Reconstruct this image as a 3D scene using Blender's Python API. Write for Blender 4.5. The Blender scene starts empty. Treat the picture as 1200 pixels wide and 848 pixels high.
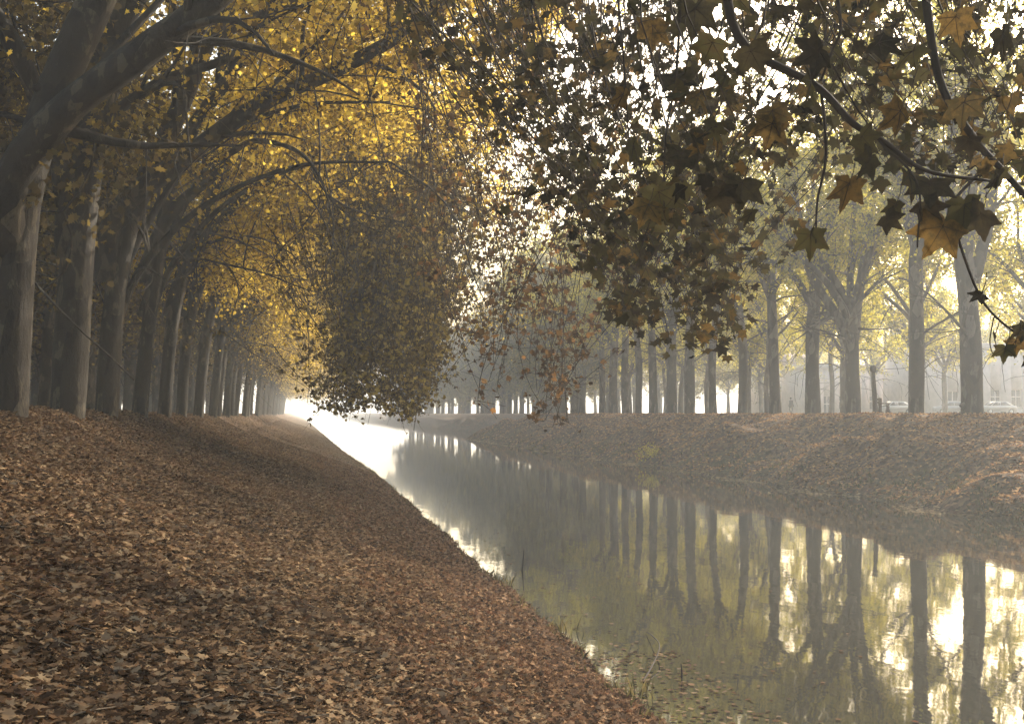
import bpy, math, random
import numpy as np
from mathutils import Vector, Matrix
R = math.radians
sc = bpy.context.scene
C = sc.collection

# ---------------------------------------------------------------- camera, sky, sun, exposure
EYE = 2.85                      # eye height above the water (z = 0)
F = 1600.0                      # focal length in pixels of the 1200 px wide photograph
cam_d = bpy.data.cameras.new('camera'); cam = bpy.data.objects.new('camera', cam_d); C.objects.link(cam)
cam_d.sensor_width = 36; cam_d.lens = 36 * F / 1200
cam_d.clip_start = 0.1; cam_d.clip_end = 6000
cam.location = (0, 0, EYE)
YAW, PITCH = math.atan(250 / F), math.atan(60 / F)
cam.rotation_euler = (R(90) + PITCH, 0, -YAW)
sc.camera = cam
RM = cam.rotation_euler.to_matrix()

SUN_AZ, SUN_EL = 43.0, 23.0     # azimuth to the right of the canal's direction, elevation
w = bpy.data.worlds.new('World'); sc.world = w; w.use_nodes = True
nt = w.node_tree; bg = nt.nodes['Background']
sky = nt.nodes.new('ShaderNodeTexSky'); sky.sky_type = 'NISHITA'; sky.sun_disc = False
sky.sun_elevation = R(SUN_EL); sky.sun_rotation = R(SUN_AZ)
sky.air_density = 1.3; sky.dust_density = 5.0; sky.ozone_density = 1.0
nt.links.new(sky.outputs[0], bg.inputs[0]); bg.inputs[1].default_value = 0.15
sl = bpy.data.lights.new('sun', 'SUN'); sun = bpy.data.objects.new('sun', sl); C.objects.link(sun)
sl.energy = 4.2; sl.angle = R(0.8); sl.color = (1.0, 0.90, 0.74)
sd = Vector((math.sin(R(SUN_AZ)) * math.cos(R(SUN_EL)), math.cos(R(SUN_AZ)) * math.cos(R(SUN_EL)), math.sin(R(SUN_EL))))
sun.rotation_euler = (-sd).to_track_quat('-Z', 'Y').to_euler()
sun.location = (20, 20, 60)
sc.view_settings.view_transform = 'Standard'; sc.view_settings.look = 'None'
sc.view_settings.exposure = 1.52; sc.view_settings.gamma = 1
cy = sc.cycles
cy.max_bounces = 7; cy.diffuse_bounces = 3; cy.glossy_bounces = 3; cy.transmission_bounces = 4
cy.volume_bounces = 1; cy.transparent_max_bounces = 6
cy.use_denoising = True
try: cy.denoiser = 'OPENIMAGEDENOISE'
except Exception: pass
cy.caustics_reflective = False; cy.caustics_refractive = False

# ---------------------------------------------------------------- helpers
def P(px, py, Y):
    """Point seen at photo pixel (px, py) at the distance Y down the canal."""
    d = RM @ Vector(((px - 600) / F, (424 - py) / F, -1))
    t = Y / d.y
    return np.array((d.x * t, Y, EYE + d.z * t))

def tag(o, label=None, cat=None, group=None, kind=None):
    if label: o['label'] = label
    if cat: o['category'] = cat
    if group: o['group'] = group
    if kind: o['kind'] = kind
    return o

def empty(name, loc=(0, 0, 0), rz=0):
    o = bpy.data.objects.new(name, None); C.objects.link(o)
    o.location = loc; o.rotation_euler = (0, 0, rz); o.empty_display_size = 0.3
    return o

def mesh_from(name, V, loops, sizes, smooth=False):
    V = np.asarray(V, np.float32).reshape(-1, 3); loops = np.asarray(loops, np.int32); sizes = np.asarray(sizes, np.int32)
    me = bpy.data.meshes.new(name)
    me.vertices.add(len(V)); me.vertices.foreach_set('co', V.ravel())
    me.loops.add(len(loops)); me.loops.foreach_set('vertex_index', loops)
    me.polygons.add(len(sizes))
    st = np.concatenate(([0], np.cumsum(sizes)[:-1])).astype(np.int32)
    me.polygons.foreach_set('loop_start', st)
    try: me.polygons.foreach_set('loop_total', sizes)
    except Exception: pass
    me.update(calc_edges=True)
    if smooth: me.shade_smooth()
    return me

def link(name, me, mat, parent=None, loc=None):
    o = bpy.data.objects.new(name, me); C.objects.link(o)
    if mat and not me.materials: me.materials.append(mat)
    if parent: o.parent = parent
    if loc is not None: o.location = loc
    return o

class MB:
    """collects tubes, boxes and prisms into one mesh"""
    def __init__(s): s.V = []; s.L = []; s.S = []; s.n = 0
    def add(s, V, faces):
        V = np.asarray(V, float).reshape(-1, 3)
        for f in faces: s.L.extend([i + s.n for i in f]); s.S.append(len(f))
        s.V.append(V); s.n += len(V)
    def tube(s, pts, rad, k=6, cap=True, lump=0, flare=0):
        pts = np.asarray(pts, float); rad = np.asarray(rad, float)
        n = len(pts)
        T = np.gradient(pts, axis=0); T /= np.linalg.norm(T, axis=1)[:, None] + 1e-9
        a = np.array((1, 0, 0)) if abs(T[0, 0]) < .8 else np.array((0, 1, 0))
        V = np.zeros((n, k, 3)); ang = np.arange(k) * 2 * math.pi / k
        u = np.cross(T[0], a); u /= np.linalg.norm(u)
        for i in range(n):
            u = u - T[i] * np.dot(u, T[i]); u /= np.linalg.norm(u) + 1e-9
            v = np.cross(T[i], u)
            rr = rad[i] * np.ones(k)
            if lump:
                rr = rr * (1 + lump * np.sin(ang * 2 + i * .23) * .5 + lump * np.sin(ang * 3 - i * .31 + 1) * .5)
            if flare: rr = rr * (1 + flare * math.exp(-max(0, i - 1) * .9) * np.maximum(0, np.cos(ang * 2.5 + flare * 40)) ** 1.5)
            V[i] = pts[i] + rr[:, None] * (np.cos(ang)[:, None] * u + np.sin(ang)[:, None] * v)
        i = np.arange(n - 1)[:, None]; j = np.arange(k)[None, :]; j2 = (j + 1) % k
        q = np.stack([i * k + j, i * k + j2, (i + 1) * k + j2, (i + 1) * k + j], -1).reshape(-1, 4)
        s.L.extend((q + s.n).ravel().tolist()); s.S.extend([4] * len(q))
        if cap:
            s.L.extend([s.n + (n - 1) * k + t for t in range(k)]); s.S.append(k)
            s.L.extend([s.n + t for t in range(k)][::-1]); s.S.append(k)
        s.V.append(V.reshape(-1, 3)); s.n += n * k
    def box(s, c, d, rz=0):
        x, y, z = np.array(d) / 2
        V = np.array([(a * x, b * y, e * z) for e in (-1, 1) for a, b in ((-1, -1), (1, -1), (1, 1), (-1, 1))])
        if rz: V = V @ np.array([[math.cos(rz), math.sin(rz), 0], [-math.sin(rz), math.cos(rz), 0], [0, 0, 1]])
        s.add(V + np.array(c), [(3, 2, 1, 0), (4, 5, 6, 7), (0, 1, 5, 4), (1, 2, 6, 5), (2, 3, 7, 6), (3, 0, 4, 7)])
    def prism(s, poly, y0, y1, axis='y'):
        n = len(poly)
        V = [(p[0], y, p[1]) for y in (y0, y1) for p in poly]
        s.add(V, [tuple(range(n)), tuple(range(2 * n - 1, n - 1, -1))] + [(i, i + n, (i + 1) % n + n, (i + 1) % n) for i in range(n)])
    def build(s, name, mat, parent=None, smooth=False, loc=None):
        me = mesh_from(name, np.concatenate(s.V), s.L, s.S, smooth)
        return link(name, me, mat, parent, loc)

# ---------------------------------------------------------------- materials
def new_mat(name):
    m = bpy.data.materials.new(name); m.use_nodes = True
    t = m.node_tree; t.nodes.clear()
    out = t.nodes.new('ShaderNodeOutputMaterial')
    return m, t, out
def N(t, typ, **kw):
    n = t.nodes.new(typ)
    for k, v in kw.items():
        if k in n.inputs: n.inputs[k].default_value = v
        else: setattr(n, k, v)
    return n
def ramp(t, stops, interp='LINEAR'):
    r = t.nodes.new('ShaderNodeValToRGB'); e = r.color_ramp; e.interpolation = interp
    while len(e.elements) < len(stops): e.elements.new(0.5)
    for el, (p, c) in zip(e.elements, stops): el.position = p; el.color = (*c, 1)
    return r

def leaf_mat(name, cols, trans=0.45, tint=(1, 1, 1), clump=0.25, mottle=0):
    """leaf-by-leaf colour, half of the light let through"""
    m, t, out = new_mat(name); L = t.links.new
    g = N(t, 'ShaderNodeNewGeometry')
    tc = N(t, 'ShaderNodeTexCoord'); no = N(t, 'ShaderNodeTexNoise', Scale=0.45, Detail=2.0)
    L(tc.outputs['Object'], no.inputs['Vector'])
    ma = N(t, 'ShaderNodeMath', operation='MULTIPLY_ADD'); ma.inputs[1].default_value = clump * 2.4; ma.inputs[2].default_value = -clump * 1.2
    L(no.outputs['Fac'], ma.inputs[0])
    ad = N(t, 'ShaderNodeMath', operation='ADD', use_clamp=True); L(g.outputs['Random Per Island'], ad.inputs[0]); L(ma.outputs[0], ad.inputs[1])
    if mottle:
        n2_ = N(t, 'ShaderNodeTexNoise', Scale=34.0, Detail=4.0, Roughness=.7); L(tc.outputs['Object'], n2_.inputs['Vector'])
        m2_ = N(t, 'ShaderNodeMath', operation='MULTIPLY_ADD'); m2_.inputs[1].default_value = mottle; m2_.inputs[2].default_value = -mottle / 2; L(n2_.outputs['Fac'], m2_.inputs[0])
        a2_ = N(t, 'ShaderNodeMath', operation='ADD', use_clamp=True); L(ad.outputs[0], a2_.inputs[0]); L(m2_.outputs[0], a2_.inputs[1]); ad = a2_
    n = len(cols); r = ramp(t, [((i + .0) / (n - 1), c) for i, c in enumerate(cols)])
    L(ad.outputs[0], r.inputs[0])
    d = N(t, 'ShaderNodeBsdfDiffuse'); tr = N(t, 'ShaderNodeBsdfTranslucent'); mx = N(t, 'ShaderNodeMixShader', Fac=trans)
    L(r.outputs[0], d.inputs[0])
    mt = N(t, 'ShaderNodeMix', data_type='RGBA', blend_type='MULTIPLY'); mt.inputs[0].default_value = 1
    L(r.outputs[0], mt.inputs[6]); mt.inputs[7].default_value = (*tint, 1); L(mt.outputs[2], tr.inputs[0])
    L(d.outputs[0], mx.inputs[1]); L(tr.outputs[0], mx.inputs[2]); L(mx.outputs[0], out.inputs[0])
    return m

def bark_mat(name, dark, mid, pale, scale=3.0):
    m, t, out = new_mat(name); L = t.links.new
    tc = N(t, 'ShaderNodeTexCoord'); mp = N(t, 'ShaderNodeMapping'); mp.inputs['Scale'].default_value = (1, 1, .45)
    L(tc.outputs['Object'], mp.inputs[0])
    n1 = N(t, 'ShaderNodeTexNoise', Scale=scale * 1.5, Detail=8.0, Roughness=.7); L(mp.outputs[0], n1.inputs['Vector'])
    vo = N(t, 'ShaderNodeTexVoronoi', Scale=scale * 1.8); L(mp.outputs[0], vo.inputs['Vector'])
    mi = N(t, 'ShaderNodeMix', data_type='FLOAT'); mi.inputs[0].default_value = .35; L(n1.outputs['Fac'], mi.inputs[2]); L(vo.outputs['Color'], mi.inputs[3])
    r = ramp(t, [(.36, dark), (.47, mid), (.57, mid), (.60, pale)])
    L(mi.outputs[0], r.inputs[0])
    b = N(t, 'ShaderNodeBsdfPrincipled', Roughness=.85); b.inputs['Specular IOR Level'].default_value = .2
    L(r.outputs[0], b.inputs['Base Color'])
    bp = N(t, 'ShaderNodeBump', Strength=.9, Distance=.09); L(n1.outputs['Fac'], bp.inputs['Height']); L(bp.outputs[0], b.inputs['Normal'])
    L(b.outputs[0], out.inputs[0])
    return m

def plain(name, col, rough=.7, var=.25, scale=6.0, metal=0):
    m, t, out = new_mat(name); L = t.links.new
    tc = N(t, 'ShaderNodeTexCoord'); no = N(t, 'ShaderNodeTexNoise', Scale=scale, Detail=5.0); L(tc.outputs['Object'], no.inputs['Vector'])
    r = ramp(t, [(.3, tuple(c * (1 - var) for c in col)), (.7, tuple(min(1, c * (1 + var)) for c in col))]); L(no.outputs['Fac'], r.inputs[0])
    b = N(t, 'ShaderNodeBsdfPrincipled', Roughness=rough, Metallic=metal); b.inputs['Specular IOR Level'].default_value = .08 if rough > .75 else .5; L(r.outputs[0], b.inputs['Base Color']); L(b.outputs[0], out.inputs[0])
    return m

M = {}
M['bark'] = bark_mat('bark', (.012, .009, .006), (.028, .021, .014), (.07, .055, .035))
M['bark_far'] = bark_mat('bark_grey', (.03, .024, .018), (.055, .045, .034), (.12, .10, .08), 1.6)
M['twig'] = plain('twig', (.03, .022, .016), .9)
M['gold'] = leaf_mat('leaves_gold', [(.11, .075, .025), (.24, .17, .04), (.46, .34, .07), (.66, .51, .10), (.74, .6, .18)], .6, (1.3, 1.2, .72))
M['gold_far'] = leaf_mat('leaves_gold_far', [(.10, .07, .025), (.24, .17, .035), (.40, .29, .05), (.52, .40, .08)], .5, (1.2, 1.1, .6))
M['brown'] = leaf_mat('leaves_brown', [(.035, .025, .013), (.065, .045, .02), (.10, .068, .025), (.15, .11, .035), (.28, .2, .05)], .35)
M['shade'] = leaf_mat('leaves_shade', [(.05, .038, .018), (.085, .062, .028), (.14, .10, .035), (.28, .2, .05)], .4)  # same kind of leaves, the wood's shade put into darker colours
M['lime'] = leaf_mat('leaves_lime', [(.12, .11, .035), (.22, .21, .05), (.38, .34, .06), (.55, .46, .08), (.62, .52, .14)], .5, (1.1, 1.1, .6))
M['grey'] = leaf_mat('leaves_greygreen', [(.09, .085, .05), (.15, .14, .07), (.22, .2, .09), (.34, .28, .10)], .45)
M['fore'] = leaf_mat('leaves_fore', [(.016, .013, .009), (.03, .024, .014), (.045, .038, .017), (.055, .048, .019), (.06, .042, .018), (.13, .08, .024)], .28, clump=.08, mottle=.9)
M['rust'] = leaf_mat('leaves_rust', [(.035, .022, .014), (.06, .036, .02), (.085, .05, .024), (.12, .07, .028), (.24, .12, .04)], .38, clump=.1)
M['litter'] = leaf_mat('litter', [(.028, .018, .011), (.066, .039, .022), (.118, .071, .039), (.17, .108, .06), (.25, .18, .105), (.10, .053, .030)], .15, clump=.35)
M['litter2'] = leaf_mat('litter_warm_lit', [(.030, .019, .012), (.080, .044, .025), (.145, .08, .044), (.26, .165, .095), (.115, .053, .030)], .2, clump=.3)  # litter with the slope's warm sunlight put into its colours

M['litter3'] = leaf_mat('litter_right', [(.05, .026, .012), (.15, .074, .032), (.30, .155, .062), (.52, .31, .14), (.18, .075, .034)], .2, clump=.35)
M['washed'] = leaf_mat('washed_leaves', [(.12, .08, .045), (.25, .17, .09), (.42, .31, .18)], .2)
M['bush'] = leaf_mat('bush_leaves', [(.3, .24, .05), (.5, .4, .07), (.6, .5, .1)], .5)
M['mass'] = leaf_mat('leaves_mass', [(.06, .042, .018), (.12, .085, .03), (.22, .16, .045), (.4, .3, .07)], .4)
# ground: leaf litter, soil, weeds on the lower banks
m, t, out = new_mat('leaf_strewn_ground'); L = t.links.new
tc = N(t, 'ShaderNodeTexCoord')
vo = N(t, 'ShaderNodeTexVoronoi', Scale=7.0); L(tc.outputs['Object'], vo.inputs['Vector'])
r1 = ramp(t, [(.0, (.03, .018, .011)), (.3, (.075, .042, .024)), (.55, (.14, .078, .042)), (.8, (.23, .14, .07)), (1, (.10, .048, .025))])
se = N(t, 'ShaderNodeSeparateColor'); L(vo.outputs['Color'], se.inputs[0]); L(se.outputs[0], r1.inputs[0])
no = N(t, 'ShaderNodeTexNoise', Scale=.5, Detail=6.0, Roughness=.65); L(tc.outputs['Object'], no.inputs['Vector'])
r2 = ramp(t, [(.42, (.0, .0, .0)), (.62, (1, 1, 1))]); L(no.outputs['Fac'], r2.inputs[0])
nb = N(t, 'ShaderNodeTexNoise', Scale=14.0, Detail=4.0); L(tc.outputs['Object'], nb.inputs['Vector'])
r3 = ramp(t, [(.3, (.035, .035, .015)), (.6, (.09, .08, .03)), (.75, (.2, .15, .06))]); L(nb.outputs['Fac'], r3.inputs[0])
sx = N(t, 'ShaderNodeSeparateXYZ'); L(tc.outputs['Object'], sx.inputs[0])
mr = N(t, 'ShaderNodeMapRange'); mr.inputs[1].default_value = 1.9; mr.inputs[2].default_value = .3; mr.inputs[3].default_value = .12; mr.inputs[4].default_value = .85
L(sx.outputs[2], mr.inputs[0])
mu = N(t, 'ShaderNodeMath', operation='MULTIPLY', use_clamp=True); L(r2.outputs[0], mu.inputs[0]); L(mr.outputs[0], mu.inputs[1])
mx = N(t, 'ShaderNodeMix', data_type='RGBA'); L(mu.outputs[0], mx.inputs[0]); L(r1.outputs[0], mx.inputs[6]); L(r3.outputs[0], mx.inputs[7])
b = N(t, 'ShaderNodeBsdfPrincipled', Roughness=.95); b.inputs['Specular IOR Level'].default_value = .1
L(mx.outputs[2], b.inputs['Base Color'])
bp = N(t, 'ShaderNodeBump', Strength=.9, Distance=.06); L(vo.outputs['Distance'], bp.inputs['Height']); L(bp.outputs[0], b.inputs['Normal'])
L(b.outputs[0], out.inputs[0]); M['ground'] = m

m, t, out = new_mat('canal_water'); L = t.links.new
tc = N(t, 'ShaderNodeTexCoord'); mp = N(t, 'ShaderNodeMapping'); mp.inputs['Scale'].default_value = (1.2, .55, 1)
L(tc.outputs['Object'], mp.inputs[0])
n1 = N(t, 'ShaderNodeTexNoise', Scale=1.4, Detail=3.0, Roughness=.55); L(mp.outputs[0], n1.inputs['Vector'])
bp = N(t, 'ShaderNodeBump', Strength=.045, Distance=.05); L(n1.outputs['Fac'], bp.inputs['Height'])
b = N(t, 'ShaderNodeBsdfPrincipled', Roughness=.03, IOR=1.6); b.inputs['Base Color'].default_value = (.03, .027, .018, 1)
L(bp.outputs[0], b.inputs['Normal']); L(b.outputs[0], out.inputs[0]); M['water'] = m

# ---------------------------------------------------------------- the setting: ground with its two banks and the canal bed
LX = np.array([-900, -60, -14, -4.6, -3.5, -2.7, -1.8, -1.0, 0, .8, 1.6, 2.5, 3.33, 3.8, 6, 16, 18.1, 18.6, 19.0, 20.9, 21.5, 23.4, 25.2, 26.2, 30, 60, 1100])
LZ = np.array([.3, .1, .12, .10, .0, -.42, -.86, -1.2, -1.5, -1.77, -2.08, -2.47, -2.85, -3.2, -4.2, -4.2, -3.3, -2.85, -2.5, -1.55, -1.08, -1.0, -.15, .06, .04, .0, .0])
rngn = np.random.default_rng(5)
_ph = rngn.uniform(0, 6.28, (14, 3)); _fr = rngn.uniform(.5, 5, (14, 2)) * np.sign(rngn.uniform(-1, 1, (14, 2)))
def wob(x, y):
    s = 0
    for (a, b_, c), (fx, fy) in zip(_ph, _fr): s = s + np.sin(x * fx + a) * np.sin(y * fy * .7 + b_) / (1 + .4 * abs(fx))
    return s / 5
def shift(y):                   # the right bank steps back beyond 150 m
    t_ = np.clip((y - 150) / 14, 0, 1); return 7 * t_ * t_ * (3 - 2 * t_)
def ground_z(x, y):
    x = np.asarray(x, float); y = np.asarray(y, float)
    edge = .22 * np.sin(y * .55) + .16 * np.sin(y * 1.37 + 1) + .1 * np.sin(y * 3.1)
    xr = np.where(x > 10, x - shift(y) + edge * .9, np.where(x > 1, x + (edge * .2 - .3 * np.exp(-((y - 62) / 26) ** 2)) * np.clip((x - 1) / 2, 0, 1), x))
    z = np.interp(xr, LX, LZ)
    near = np.clip(1.4 - abs(x - 2) / 40, 0, 1)
    z = z + wob(x, y) * .055 * near
    # crest on the left sinks a little with distance
    z = z - .16 * np.clip((y - 18) / 40, 0, 1) * (x < -2)
    # hollows and tracks running down the right bank
    g = np.clip((x - shift(y) - 18.6) / 1.5, 0, 1) * np.clip((26.5 - x + shift(y)) / 3.5, 0, 1)
    z = z + g * (.34 * np.sin(y * .33 + .5 * x) + .2 * np.sin(y * .9 - x) + .1 * np.sin(y * 2.1 + x * 1.6) - .06)
    z = z - .12 * np.clip((x - 24) / 2, 0, 1) * (x < 2000)
    return z + EYE
xs = np.unique(np.concatenate([np.linspace(-900, -60, 10), np.linspace(-60, -6, 20), np.arange(-6, 4.4, .12), np.linspace(4.4, 17, 10), np.arange(17, 34, .25), np.linspace(34, 80, 16), np.linspace(80, 1100, 12)]))
ys = np.unique(np.concatenate([np.linspace(-60, 0, 14), np.arange(0, 40, .16), np.arange(40, 110, .5), np.arange(110, 260, 1.5), np.linspace(260, 1600, 60)]))
XX, YY = np.meshgrid(xs, ys); ZZ = ground_z(XX, YY)
nx, ny = len(xs), len(ys)
i, j = np.meshgrid(np.arange(nx - 1), np.arange(ny - 1)); a = (j * nx + i).ravel()
q = np.stack([a, a + 1, a + 1 + nx, a + nx], -1)
me = mesh_from('ground', np.stack([XX, YY, ZZ], -1), q.ravel(), np.full(len(q), 4), True)
tag(link('ground', me, M['ground']), 'leaf covered canal banks and ground', None, kind='structure')
me = mesh_from('water', [(2, -60, 0), (27.5, -60, 0), (27.5, 1600, 0), (2, 1600, 0)], [0, 1, 2, 3], [4])
tag(link('water', me, M['water']), 'still murky canal water mirroring the trees', kind='structure')

# haze between the trees
mb = MB(); mb.box((100, 770, 14.2), (2040, 1700, 33.4 ))
m, t, out = new_mat('morning_haze')
pv = N(t, 'ShaderNodeVolumePrincipled', Density=.0012); pv.inputs['Color'].default_value = (.89, .95, 1.0, 1); pv.inputs['Anisotropy'].default_value = .3
t.links.new(pv.outputs[0], out.inputs['Volume'])
tag(mb.build('haze', m), 'pale morning haze over the canal', kind='stuff')

# ---------------------------------------------------------------- leaves
PALM = np.array([(0, -.5), (.10, -.30), (.36, -.34), (.30, -.14), (.52, .04), (.27, .10), (.22, .24), (.08, .20), (0, .52), (-.08, .20), (-.22, .24), (-.27, .10), (-.52, .04), (-.30, -.14), (-.36, -.34), (-.10, -.30)])
SIMP = np.array([(0, -.5), (.34, -.2), (.42, .12), (.12, .16), (0, .5), (-.14, .14), (-.42, .1), (-.3, -.24)])
HEX = np.array([(0, -.5), (.42, -.08), (.14, .12), (0, .5), (-.4, .02)])
def big_leaf():
    """a plane leaf seen flat: five broad pointed lobes with coarse teeth; the stalk joins at the origin"""
    half = [(0, .66), (5, .55), (9, .53), (12, .45), (18, .40), (24, .36), (30, .39), (36, .45), (41, .46), (46, .56), (51, .60), (56, .50), (62, .44), (70, .37), (78, .33),
            (86, .35), (93, .36), (100, .42), (107, .44), (113, .34), (122, .30), (134, .24), (148, .21), (162, .16), (174, .10)]
    pts = [(math.sin(R(a)) * l, math.cos(R(a)) * l) for a, l in half]
    left = [(-x, y * .98) for x, y in pts[1:]][::-1]
    return np.array([(0, 0)] + [(x * 1.06, y) for x, y in pts + left])
BIG = big_leaf()
BIGF = [(0, i_, i_ + 1) for i_ in range(1, len(BIG) - 1)] + [(0, len(BIG) - 1, 1)]

def leaves_mesh(rng, pos, size, tpl=SIMP, droop=.5, fold=.18, flat=False, tilt=.45):
    """pos (n,3); each leaf is a small folded blade. droop pulls its tip down."""
    n = len(pos); size = np.asarray(size) * np.ones(n)
    if flat:
        nrm = np.stack([rng.normal(0, tilt, n), rng.normal(0, tilt, n), np.ones(n)], -1)
        tip = rng.normal(0, 1, (n, 3)); tip[:, 2] *= .1
    else:
        nrm = rng.normal(0, 1, (n, 3)); nrm[:, 2] += .35
        tip = rng.normal(0, 1, (n, 3)); tip[:, 2] -= droop * 2
    nrm /= np.linalg.norm(nrm, axis=1)[:, None]
    tip -= nrm * np.sum(tip * nrm, 1)[:, None]; tip /= np.linalg.norm(tip, axis=1)[:, None] + 1e-9
    sd_ = np.cross(tip, nrm)
    m_ = len(tpl)
    wv = size * rng.uniform(.75, 1.1, n)
    fo = rng.uniform(-.1, fold * 2, n)
    if tpl is BIG: fo *= .5
    x = tpl[:, 0][None, :, None]; y = tpl[:, 1][None, :, None]
    V = pos[:, None, :] + sd_[:, None, :] * x * wv[:, None, None] + tip[:, None, :] * y * size[:, None, None] \
        + nrm[:, None, :] * (np.abs(x) * 1.6 * fo[:, None, None] - (y ** 2) * .5 * fo[:, None, None]) * size[:, None, None]
    if tpl is BIG:
        f_ = np.array(BIGF).ravel(); return V.reshape(-1, 3), (np.arange(n)[:, None] * m_ + f_[None, :]).ravel(), np.full(n * len(BIGF), 3)
    return V.reshape(-1, 3), np.arange(n * m_), np.full(n, m_)

def foliage(name, rng, pos, size, mat, parent, tpl=SIMP, **kw):
    V, Lp, S = leaves_mesh(rng, np.asarray(pos), size, tpl, **kw)
    return link(name, mesh_from(name, V, Lp, S), mat, parent)

# ---------------------------------------------------------------- trees
def grow(rng, start, d, length, r0, r1=None, curl=.12, trop=(0, 0, .05), step=.5):
    n = max(3, int(length / step)); pts = [np.array(start, float)]; d = np.array(d, float); d /= np.linalg.norm(d)
    st = length / n; w_ = rng.normal(0, curl, 3)
    for _ in range(n):
        w_ = w_ * .6 + rng.normal(0, curl, 3)
        d = d + w_ + np.array(trop) * (st / .5); d /= np.linalg.norm(d)
        pts.append(pts[-1] + d * st)
    pts = np.array(pts); rad = np.linspace(r0, r0 * .25 if r1 is None else r1, n + 1)
    return pts, rad

def smooth_path(ctrl, n):
    ctrl = np.asarray(ctrl, float); k = len(ctrl); P_ = np.vstack([2 * ctrl[0] - ctrl[1], ctrl, 2 * ctrl[-1] - ctrl[-2]])
    out_ = []
    for t_ in np.linspace(0, k - 1, n):
        i_ = min(int(t_), k - 2); u = t_ - i_; p0, p1, p2, p3 = P_[i_:i_ + 4]
        out_.append(.5 * ((2 * p1) + (-p0 + p2) * u + (2 * p0 - 5 * p1 + 4 * p2 - p3) * u * u + (-p0 + 3 * p1 - 3 * p2 + p3) * u ** 3))
    return np.array(out_)

def tree(name, loc, seed, h_trunk=7, r=.32, lean=(0, 0), n_limb=5, limb_len=(8, 11), arch=0.0, spread=.6, leaf=.15, per=46, mat='gold', bark='bark',
         height_bias=.06, twig_mesh=False, paths=(), tpl=HEX, droop=.5, drop_twig=1.0, low=0, rz=0, n2=7, n3=6, zmin=None, ymax=None):
    """a plane tree: bent trunk with a root flare, ascending limbs, branches, hanging twigs, one leaf mesh. Local coordinates, base at 0."""
    rng = np.random.default_rng(seed)
    root = empty(name, loc, rz)
    top = np.array((lean[0], lean[1], h_trunk))
    k = 14
    c = smooth_path([(0, 0, -.9), (0, 0, 0.0), (lean[0] * .12 + rng.normal(0, .06), lean[1] * .2, h_trunk * .4), (lean[0] * .5 + rng.normal(0, .16), lean[1] * .6 + rng.normal(0, .08), h_trunk * .75), top], 22)
    s = np.linspace(0, 1, 22)
    rad = r * (1 - .35 * s) * (1 + .45 * np.exp(-s * 14)) * (1 + .05 * np.sin(s * 21 + seed))
    tb = MB(); tb.tube(c, rad, 20, lump=.10, flare=rng.uniform(.22, .4))
    for _ in range(int(r * 6)):              # knots
        i_ = rng.integers(4, 20); a = rng.uniform(0, 6.28); dd = np.array((math.cos(a), math.sin(a), .1))
        tb.tube([c[i_], c[i_] + dd * rad[i_] * 1.02, c[i_] + dd * rad[i_] * 1.3], [rad[i_] * .4, rad[i_] * .32, rad[i_] * .12], 6)
    tb.build('trunk', M[bark], root, True)
    lb = MB(); tw = []
    limbs = []
    for cp, r0, r1 in paths:
        p_ = smooth_path(cp, 18); limbs.append((p_, np.linspace(r0, r1, 18) * (1 + .05 * np.sin(np.arange(18) * 1.7))))
    for i_ in range(n_limb):
        a = i_ * 2 * math.pi / n_limb + rng.uniform(-.4, .4)
        d = np.array((math.cos(a) * spread + arch * .55, math.sin(a) * spread, 1.0))
        f_ = rng.uniform(.72, 1.0) if i_ else 1.0
        st_ = c[int(f_ * 21)]
        p_, ra = grow(rng, st_, d, rng.uniform(*limb_len), r * .5, r * .09, .05, (arch * .055, 0, height_bias - (.05 if arch else 0)), .55)
        limbs.append((p_, ra))
    for i_ in range(low):                        # low drooping branches on the trunk
        a = rng.uniform(0, 6.28); d = (math.cos(a) + arch * .5, math.sin(a), .5)
        p_, ra = grow(rng, c[rng.integers(10, 20)], d, rng.uniform(3, 5), r * .16, r * .04, .08, (0, 0, -.05), .45)
        limbs.append((p_, ra))
    for p_, ra in limbs:
        lb.tube(p_, ra, 8, lump=.08)
        Lp_ = np.sum(np.linalg.norm(np.diff(p_, axis=0), axis=1))
        nn = max(4, int(n2 * Lp_ / 8))
        for _ in range(nn):
            i2 = rng.integers(int(len(p_) * .22), len(p_))
            base = p_[i2]; tdir = p_[min(i2 + 1, len(p_) - 1)] - p_[i2 - 1]; tdir /= np.linalg.norm(tdir) + 1e-9
            d = tdir * .7 + rng.normal(0, .7, 3); d[2] += .1
            q_, rq = grow(rng, base, d, rng.uniform(2.0, 3.8), max(.02, ra[i2] * .38), .012, .12, (arch * .03, 0, -.045), .4)
            lb.tube(q_, rq, 5, cap=False)
            for _ in range(n3):
                i3 = rng.integers(1, len(q_)); d3 = rng.normal(0, .7, 3); d3[2] -= .25 * drop_twig
                w3, r3 = grow(rng, q_[i3], d3, rng.uniform(.8, 1.7) * (drop_twig * .5 + .5), .010, .004, .15, (0, 0, -.12 * drop_twig), .3)
                if twig_mesh: lb.tube(w3, r3, 3, cap=False)
                tw.append(w3)
    lb.build('branches', M[bark], root, True)
    pos = []
    for w3 in tw:
        t_ = rng.uniform(.1, 1, per) * (len(w3) - 1.001); i_ = t_.astype(int); u = (t_ - i_)[:, None]
        pos.append(w3[i_] * (1 - u) + w3[i_ + 1] * u + rng.normal(0, .17, (per, 3)))
    pos = np.concatenate(pos)
    if zmin is not None: pos = pos[pos[:, 2] > zmin + rng.normal(0, .6, len(pos))]
    foliage('crown', rng, pos, leaf * rng.uniform(.65, 1.25, len(pos)), M[mat], root, tpl, droop=droop)
    return root

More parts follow.
